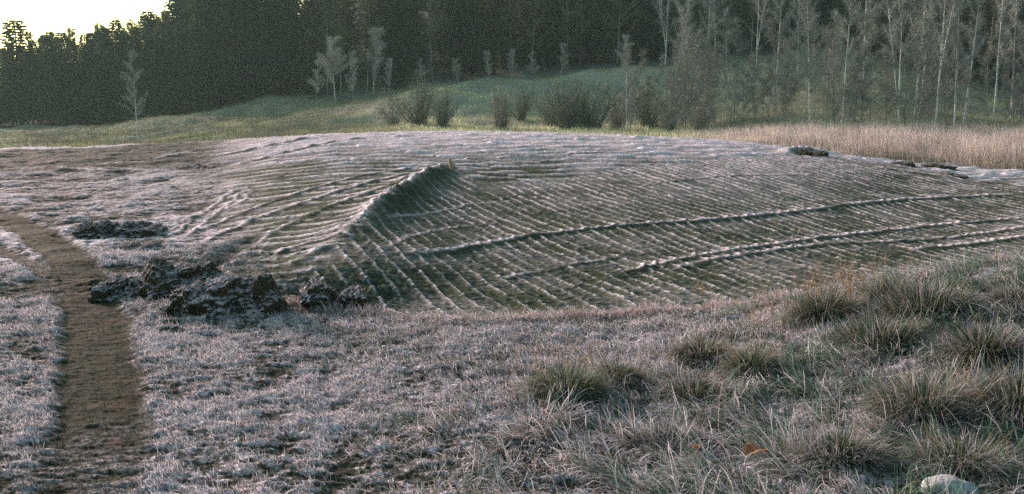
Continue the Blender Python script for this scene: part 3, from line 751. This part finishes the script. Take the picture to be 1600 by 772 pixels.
def birch_mesh(H, seed, spread=1., tw=2600, bark=(.36, .35, .33), twc=(.16, .135, .125), lean=.04, fork=False, low=.25, r0=.085, twl=.5, tww=.012, trunkw=1.):
    r = np.random.default_rng(seed)
    wob = np.cumsum(r.normal(0, .04 * H / 14, (10, 2)), 0); t = np.linspace(0, 1, 10)
    la = r.random() * 6.28
    def stem(base_p, H_, lx, ly):
        return np.c_[base_p[0] + wob[:, 0] * t + lx * H_ * t, base_p[1] + wob[:, 1] * t + ly * H_ * t, base_p[2] + H_ * t]
    stems = [(stem((0, 0, -.2), H, lean * math.cos(la), lean * math.sin(la)), r0 * H / 12)]
    if fork:
        i = int(r.integers(2, 4)); b = stems[0][0][i]; f_ = .16 * (1 if r.random() < .5 else -1)
        stems.append((stem(b, H * .7, f_, r.normal(0, .05)), r0 * .75 * H / 12))
    tv = [tube(s, rr * (1 - np.linspace(0, 1, 10) * .92) * trunkw, 7) for s, rr in stems]
    V, F, C_ = join([(v, f, np.zeros((len(v), 3))) for v, f in tv])
    nn = perlin(V[:, 2] * 3.5 + V[:, 0] * 4, V[:, 1] * 3, seed); base_dark = 1 - sstep(.2, 1.2, V[:, 2]) * .5
    c = np.array(bark)[None] * (1 - .6 * (nn > .35))[:, None] * (1 - .35 * base_dark[:, None])
    hz = sstep(H * .55, H, V[:, 2])[:, None]; c = c * (1 - hz) + np.array(twc)[None] * hz
    trunk = mesh_np('trunk', V, F, M_bark, colr=c, link=False, smooth=True)
    parts = []; ends = []
    for s, rr in stems:
        nl = int(H * 2.2)
        for _ in range(nl):
            q = low + (1 - low) * r.random() ** .9; p = np.array([np.interp(q, t, s[:, k_]) for k_ in range(3)])
            a = r.random() * 6.28; L = spread * H * .22 * (1.15 - q) * (.5 + .8 * r.random()) + .25
            up_ = .9 + .7 * r.random(); d = np.array([math.cos(a), math.sin(a), up_]); d /= np.linalg.norm(d)
            pts = [p]
            for k_ in range(4):
                d = d + r.normal(0, .12, 3) + [0, 0, -.10 if k_ > 1 else .03]; d /= np.linalg.norm(d); pts.append(pts[-1] + d * L / 4)
            v, f = tube(pts, np.linspace(.022, .005, 5) * H / 12, 3); cc_ = np.tile(np.array(twc) * 1.1, (len(v), 1)); parts.append((v, f, cc_))
            for k_ in range(1, 5): ends.append((pts[k_], d))
            for k_ in range(4): ends.append(((pts[k_] + pts[k_+1]) / 2, d))
    E = np.array([e[0] for e in ends]); D = np.array([e[1] for e in ends])
    i = r.integers(0, len(E), tw); P0 = E[i] + r.normal(0, .06, (tw, 3)); dv = D[i] * .5 + r.normal(0, .5, (tw, 3)) + [0, 0, .1]; dv /= np.linalg.norm(dv, axis=1)[:, None]
    l = twl * (.4 + .9 * r.random(tw)); P1 = P0 + dv * l[:, None]; P1[:, 2] -= l * .15
    sdv = np.cross(dv, r.normal(0, 1, dv.shape)); sdv /= np.linalg.norm(sdv, axis=1)[:, None] + 1e-9; W = tww * (.6 + .8 * r.random(tw))
    v = np.stack([P0 - sdv * W[:, None] / 2, P0 + sdv * W[:, None] / 2, P1], 1).reshape(-1, 3); f = np.arange(tw * 3).reshape(-1, 3)
    cc_ = np.repeat(np.array(twc)[None] * (1 + .3 * r.normal(0, 1, (tw, 1))), 3, 0); parts.append((v, f, cc_))
    V, F, C_ = join(parts)
    return trunk, mesh_np('crown', V, F, M_twig, colr=C_, link=False)

def plant(meshes, name, X, Y_, s, rz, label, cat, group=None, sz=None, tilt=(0, 0)):
    root = empty(name, (X, Y_, gz(X, Y_)), rz, (s, s, sz or s)); root.rotation_euler = (tilt[0], tilt[1], rz)
    for nm, me in zip(('trunk', 'crown'), meshes):
        o = bpy.data.objects.new(nm, me); col.objects.link(o); o.parent = root
    tag(root, label, cat, group); return root

def px_of(x, y): return x / y * FPX + CX
SPR = [spruce_mesh(11 + i * .4, 2.1 + .2 * (i % 3), 100 + i, [(.016, .038, .022), (.030, .052, .028), (.014, .034, .024), (.055, .062, .026)][i % 4], .52 + .12 * (i % 3)) for i in range(7)]
SPRH = [11 + i * .4 for i in range(7)]
BRN = [birch_mesh(12, 300 + i, 1.45, 5200, (.34, .33, .28), [(.17, .15, .08), (.12, .13, .075), (.14, .12, .07)][i % 3], low=.15, twl=.6, tww=.030) for i in range(4)]
BIR = [birch_mesh(13, 400 + i, [1., 1.2, .9, 1.1, .95][i], 6000, (.74, .78, .72), (.27, .30, .27), fork=(i in (1, 3)), lean=.03, r0=.08, low=.30, twl=.7, tww=.013) for i in range(5)]
PALE = [birch_mesh(7, 500 + i, 1.5, 6500, (.72, .66, .56), (.52, .47, .42), low=.22, lean=.06, twl=.5, tww=.014, r0=.10) for i in range(4)]
SAP = [birch_mesh(5, 600 + i, 1.1, 1800, (.26, .28, .24), (.21, .23, .20), low=.1, twl=.5, tww=.012, lean=.06, r0=.07) for i in range(5)]

# dark forest. upper limit of tree tops by bearing keeps the open sky at top left
SKY_PX = [-700, -100, 0, 25, 60, 150, 215, 240, 270, 285, 310, 360, 1700]
SKY_PY = [60, 85, 84, 70, 56, 42, 39, 26, 20, 5, -25, -70, -60]
def forest_front(ppx): return np.interp(ppx, [-300, 0, 130, 330, 430, 570, 720, 850, 1000, 1100, 1300, 1500, 1700], [112, 112, 111, 103, 102, 97, 105, 111, 111, 107, 102, 84, 78])
placed = []
def try_place(x, y, mind):
    for a, b in placed:
        if (a - x) ** 2 + (b - y) ** 2 < mind ** 2: return False
    placed.append((x, y)); return True
rr = random.Random(5)
cnt = {'s': 0, 'b': 0}
for band, (k0, k1, mind, tries) in enumerate([(0, 3.5, 2.0, 700), (4, 12, 2.5, 700), (13, 26, 3.2, 500), (27, 60, 4.6, 400)]):
    for _ in range(tries):
        ppx = rr.uniform(-170, 1780) if rr.random() < .68 else rr.uniform(-120, 430); y0 = float(forest_front(ppx)) + rr.uniform(k0, k1); x0 = (ppx - CX) / FPX * y0
        if cnt['s'] >= 296: break
        if not try_place(x0, y0, mind): continue
        if ppx > 1180 and band > 2: continue
        z0 = gz(x0, y0); topz = CAMH + slope(float(np.interp(ppx, SKY_PX, SKY_PY)) + rr.uniform(-2, 9)) * y0
        brown = rr.random() < (.5 if ppx < 380 and band > 0 else .12 if ppx < 380 else .5 if band > 1 else .3)
        want = rr.uniform(9.5, 14.5) if ppx > 380 else topz - z0
        if ppx < 330 and band < 2: want *= rr.uniform(.8, 1.0)
        want = min(want, topz - z0 if ppx < 380 else 15)
        if want < 2.5: continue
        side = 'left' if ppx < 420 else 'middle' if ppx < 1050 else 'right'
        if brown:
            if cnt['b'] > 150: continue
            cnt['b'] += 1; s_ = want / 12
            plant(rr.choice(BRN), 'bare_tree', x0, y0, s_, rr.random() * 6.28, {'left': 'brown leafless tree among the dark spruces of the left wood', 'middle': 'brown leafless tree among the dark spruces on the middle hillside', 'right': 'brown leafless tree in the dark wood behind the right birches'}[side], 'tree', 'brown leafless forest trees, ' + side)
        else:
            cnt['s'] += 1; i = rr.randrange(7); s_ = want / SPRH[i]
            wd_ = max(s_, .75) * rr.uniform(.95, 1.3)
            plant(SPR[i], 'spruce_tree', x0, y0, wd_, rr.random() * 6.28, {'left': 'dark spruce in the dense left wood below the bright sky', 'middle': 'dark spruce in the dense wood on the middle hillside', 'right': 'dark spruce in the shaded wood behind the right birches'}[side], 'tree', 'dark forest spruces, ' + side, sz=s_)
print('forest', cnt)
# spruces that stand out against the sky
for ppx, topy, dd, lab, wf in [(40, 27, 114, 'round topped spruce standing alone against the bright sky at far left', 1.5), (195, 27, 118, 'slim spruce tip poking into the sky left of the tall wood', .9), (245, 13, 120, 'pointed spruce in the step of the rising skyline', 1.1), (290, -6, 118, 'tall spruce where the forest first reaches the top of the photo', 1.4), (318, -14, 116, 'tall dark spruce right of the last gap of sky', 1.3), (385, -60, 118, 'tall dark spruce well inside the forest edge above the rounded rise', 1.3), (425, -60, 116, 'broad dark spruce above the crest of the rounded rise', 1.5), (445, -70, 121, 'tall spruce behind the broad one above the rounded rise', 1.5)]:
    y0 = dd; x0 = (ppx - CX) / FPX * y0; z0 = gz(x0, y0); topz = CAMH + slope(topy) * y0; s_ = (topz - z0) / 11
    plant(SPR[0], 'spruce_tree', x0, y0, max(s_, .8) * wf, rr.random() * 6.28, lab, 'tree', 'skyline spruces', sz=s_)

# pale young birches along the forest foot
def by_px(ppx, py_base, top_py, H, dmin=46, d=None):
    if d is None: X, Y_ = cast(ppx, py_base, dmin, 150)
    else: Y_ = d; X = (ppx - CX) / FPX * d
    z0 = gz(X, Y_); topz = CAMH + slope(top_py) * Y_
    return X, Y_, (topz - z0) / H
for i, (ppx, pb, top, lab, k) in enumerate([
    (524, 166, 50, 'pale leafless birch with a light trunk at the left foot of the hillside', 0),
    (583, 150, 48, 'pale leafless birch with a bushy bright crown right of the light trunked one', 1),
    (552, 160, 80, 'short grey birch between the two pale ones', 2),
    (495, 168, 95, 'thin grey sapling left of the light trunked birch', 3),
    (608, 148, 90, 'small brown birch close right of the bushy bright crown', 2),
    (660, 140, 92, 'faint slim birch in front of the spruces, left of the middle', 3),
    (715, 132, 88, 'faint leaning birch in front of the spruces in the middle', 0),
    (218, 212, 78, 'tall faint grey birch standing alone in front of the left wood', 0),
    (765, 132, 82, 'bushy reddish birch beside the orange larch', 1),
    (800, 128, 76, 'bushy brown birch right of the orange larch', 2),
    (834, 128, 82, 'slim pale birch between two bushy ones on the slope', 3),
    (876, 120, 70, 'round crowned pale birch on the crest of the slope', 1),
    (972, 112, 56, 'tall narrow pale birch at the upper end of the slope', 3)]):
    X, Y_, s_ = by_px(ppx, pb, top, 7, d=None if pb < 212 else 60)
    plant(BIR[0] if i == 7 else PALE[k], 'birch_tree', X, Y_, s_ * 7 / 13 * 1.1 if i == 7 else s_ * (1.25 if i in (0, 1, 8, 9, 11) else 1.05), i * 1.3, lab, 'tree', 'young birches at the forest foot', sz=s_ * 7 / 13 if i == 7 else s_)
LAR = birch_mesh(6, 555, .5, 1500, (.30, .2, .1), (.42, .22, .06), low=.1, twl=.25, tww=.03, lean=.0)
X, Y_, s_ = by_px(779, 132, 80, 6); plant(LAR, 'larch_tree', X, Y_, s_, 0, 'slim orange larch at the foot of the middle forest', 'tree')
X, Y_, s_ = by_px(833, 134, 110, 6); plant(LAR, 'larch_tree', X, Y_, s_ * .8, 1, 'tiny orange larch sapling under the slim pale birch', 'tree', sz=s_)

# birches of the right wood
B = [ # px, distance, top py, mesh, tilt(deg to the right), label
 (978, 52, 60, 2, 0, 'thin birch behind the mound brow with a pale lower trunk'),
 (1035, 92, -60, 1, 0, 'pale birch with a hazy crown at the left edge of the right wood'),
 (1063, 62, -10, 3, -3, 'dark stemmed birch with a hazy drooping crown near the brow'),
 (1098, 95, -80, 0, 1, 'white trunked birch on the slope, left one of a close pair'),
 (1113, 95, -80, 4, 3, 'white trunked birch on the slope, right one of a close pair'),
 (1132, 60, 20, 2, 2, 'slender grey tree standing before the white trunked pair'),
 (1176, 88, -60, 1, 0, 'forked birch on the upper slope right of the white pair'),
 (1208, 86, -80, 0, -2, 'birch with a spotted pale trunk on the upper slope'),
 (1240, 84, -70, 2, 1, 'dim birch in the upper slope beside the spotted one'),
 (1262, 56, -40, 4, -2, 'thin grey birch left of the leaning birch'),
 (1312, 58, -60, 2, 1, 'thin grey birch close left of the leaning birch'),
 (1342, 74, -90, 0, 0, 'pale birch behind the leaning birch'),
 (1402, 58, -90, 2, -9, 'birch leaning strongly to the left across its neighbours'),
 (1399, 60, -90, 0, 1, 'brightest white birch trunk right where the leaning one crosses'),
 (1424, 60, -90, 4, 1, 'slim birch between the brightest trunk and the twin stems'),
 (1432, 61, -90, 0, 0, 'straight white birch close right of the slim one'),
 (1457, 57, -90, 3, 0, 'birch forking into a wide V high up'),
 (1487, 57, -90, 2, 6, 'thin birch leaning to the right at the V forked one'),
 (1500, 58, -90, 0, 2, 'thick white birch right of the V forked one'),
 (1547, 60, -90, 4, 0, 'dim birch in the dark wood, second from the right edge'),
 (1574, 62, -90, 2, 1, 'dim thin birch between the last two at the right edge'),
 (1596, 60, -90, 0, -1, 'pale birch cut by the right edge of the photo'),
 (1650, 60, -90, 1, 0, 'birch just beyond the right edge of the photo'),
]
for i, (ppx, d, top, k, tl, lab) in enumerate(B):
    X, Y_, s_ = by_px(ppx, 0, top, 13, d=d)
    plant(BIR[k], 'birch_tree', X, Y_, s_ * .95, i * 2.1, lab, 'tree', 'birches of the right wood', sz=s_, tilt=(0, R(tl)))
# saplings and thicket under the birches
for i in range(95):
    ppx = rr.uniform(1050, 1690) if i > 12 else rr.uniform(980, 1100); d = rr.uniform(51, 74); X = (ppx - CX) / FPX * d
    s_ = rr.uniform(.55, 1.25)
    side = 'left' if ppx < 1300 else 'right'
    plant(rr.choice(SAP), 'sapling', X, d, s_, rr.random() * 6.28, {'left': 'thin bare sapling in the thicket under the upper slope', 'right': 'thin bare sapling in the thicket between the white birch trunks'}[side], 'sapling', 'bare saplings of the thicket, ' + side)

# shrubs behind the brow
def shrub_mesh(seed, n=11, H=2.2, tint=(.12, .11, .09), tw=2600):
    r = np.random.default_rng(seed); st, E, D = [], [], []
    for i in range(n):
        a = r.random() * 6.28; tl = r.uniform(.1, .8); d = np.array([math.cos(a) * math.sin(tl), math.sin(a) * math.sin(tl), math.cos(tl)]); p = np.array([r.normal(0, .12), r.normal(0, .12), -.1]); L = H * r.uniform(.7, 1.05); pts = [p]
        for k_ in range(6): d = d + r.normal(0, .1, 3); d /= np.linalg.norm(d); pts.append(pts[-1] + d * L / 6)
        v, f = tube(pts, np.linspace(.03, .006, 7), 4); st.append((v, f, np.tile(np.array(tint) * .6, (len(v), 1))))
        for k_ in range(1, 7): E.append(pts[k_]); D.append(d)
    V, F, C_ = join(st); stems = mesh_np('stems', V, F, M_bark, colr=C_, link=False)
    E, D = np.array(E), np.array(D); i = r.integers(0, len(E), tw); P0 = E[i] + r.normal(0, .14, (tw, 3)); dv = D[i] * .6 + r.normal(0, .5, (tw, 3)); l = .45 * (.4 + r.random(tw)); dv /= np.linalg.norm(dv, axis=1)[:, None]; P1 = P0 + dv * l[:, None]
    sdv = np.cross(dv, r.normal(0, 1, dv.shape)); sdv /= np.linalg.norm(sdv, axis=1)[:, None]; W = .02
    v = np.stack([P0 - sdv * W / 2, P0 + sdv * W / 2, P1], 1).reshape(-1, 3); v[:, 2] = np.maximum(v[:, 2], -.05)
    return stems, mesh_np('twigs', v, np.arange(tw * 3).reshape(-1, 3), M_twig, colr=np.repeat(np.array(tint)[None] * (1 + .3 * r.normal(0, 1, (tw, 1))), 3, 0), link=False)
SHR = [shrub_mesh(700, 16, tint=(.19, .20, .15), tw=1800), shrub_mesh(701, 20, tint=(.17, .19, .15), tw=2300), shrub_mesh(702, 14, tint=(.26, .25, .21), tw=1500)]
for i, (ppx, d, k, s_, lab) in enumerate([
    (655, 60, 0, 1.35, 'wide grey green shrub just behind the brow, left of the pale patch'), (692, 58, 0, 1.0, 'smaller shrub leaning on the wide grey green one'), (618, 64, 2, .9, 'pale shrub at the left end of the shrub row'),
    (785, 57, 2, 1.1, 'faint round shrub behind the brow above the stake'), (815, 66, 0, 1.0, 'grey shrub on the bank between the faint one and the dark pair'), (888, 56, 1, 1.3, 'dark dense shrub behind the middle of the brow, left one of two'), (925, 57, 1, 1.35, 'dark dense shrub behind the middle of the brow, right one of two'),
    (860, 60, 2, 1.1, 'grey shrub left of the two dark ones'), (960, 60, 2, 1.2, 'pale twiggy shrub right of the two dark ones'), (1010, 62, 0, 1.3, 'grey shrub left of the drooping birch'), (1045, 56, 0, .9, 'low shrub at the foot of the drooping birch'), (1090, 54, 2, .8, 'low tawny shrub where the pale grass strip begins')]):
    X = (ppx - CX) / FPX * d; root = empty('shrub', (X, d, gz(X, d)), i * 1.7, s_)
    for nm, me in zip(('stems', 'twigs'), SHR[k]):
        o = bpy.data.objects.new(nm, me); col.objects.link(o); o.parent = root
    tag(root, lab, 'shrub', 'shrubs behind the brow')

# thin morning haze
import bmesh
bm = bmesh.new(); bmesh.ops.create_cube(bm, size=1)
for v in bm.verts: v.co = (v.co.x * 440, 125 + v.co.y * 300, 17 + v.co.z * 46)
me = bpy.data.meshes.new('haze'); bm.to_mesh(me); bm.free()
hm = bpy.data.materials.new('haze'); hm.use_nodes = True; n = hm.node_tree; n.nodes.clear()
o_ = n.nodes.new('ShaderNodeOutputMaterial'); pv = n.nodes.new('ShaderNodeVolumePrincipled')
pv.inputs['Color'].default_value = (.62, .98, .86, 1); pv.inputs['Density'].default_value = .0003; pv.inputs['Anisotropy'].default_value = .25
n.links.new(pv.outputs[0], o_.inputs['Volume']); me.materials.append(hm)
o = bpy.data.objects.new('haze', me); col.objects.link(o); tag(o, kind='stuff')
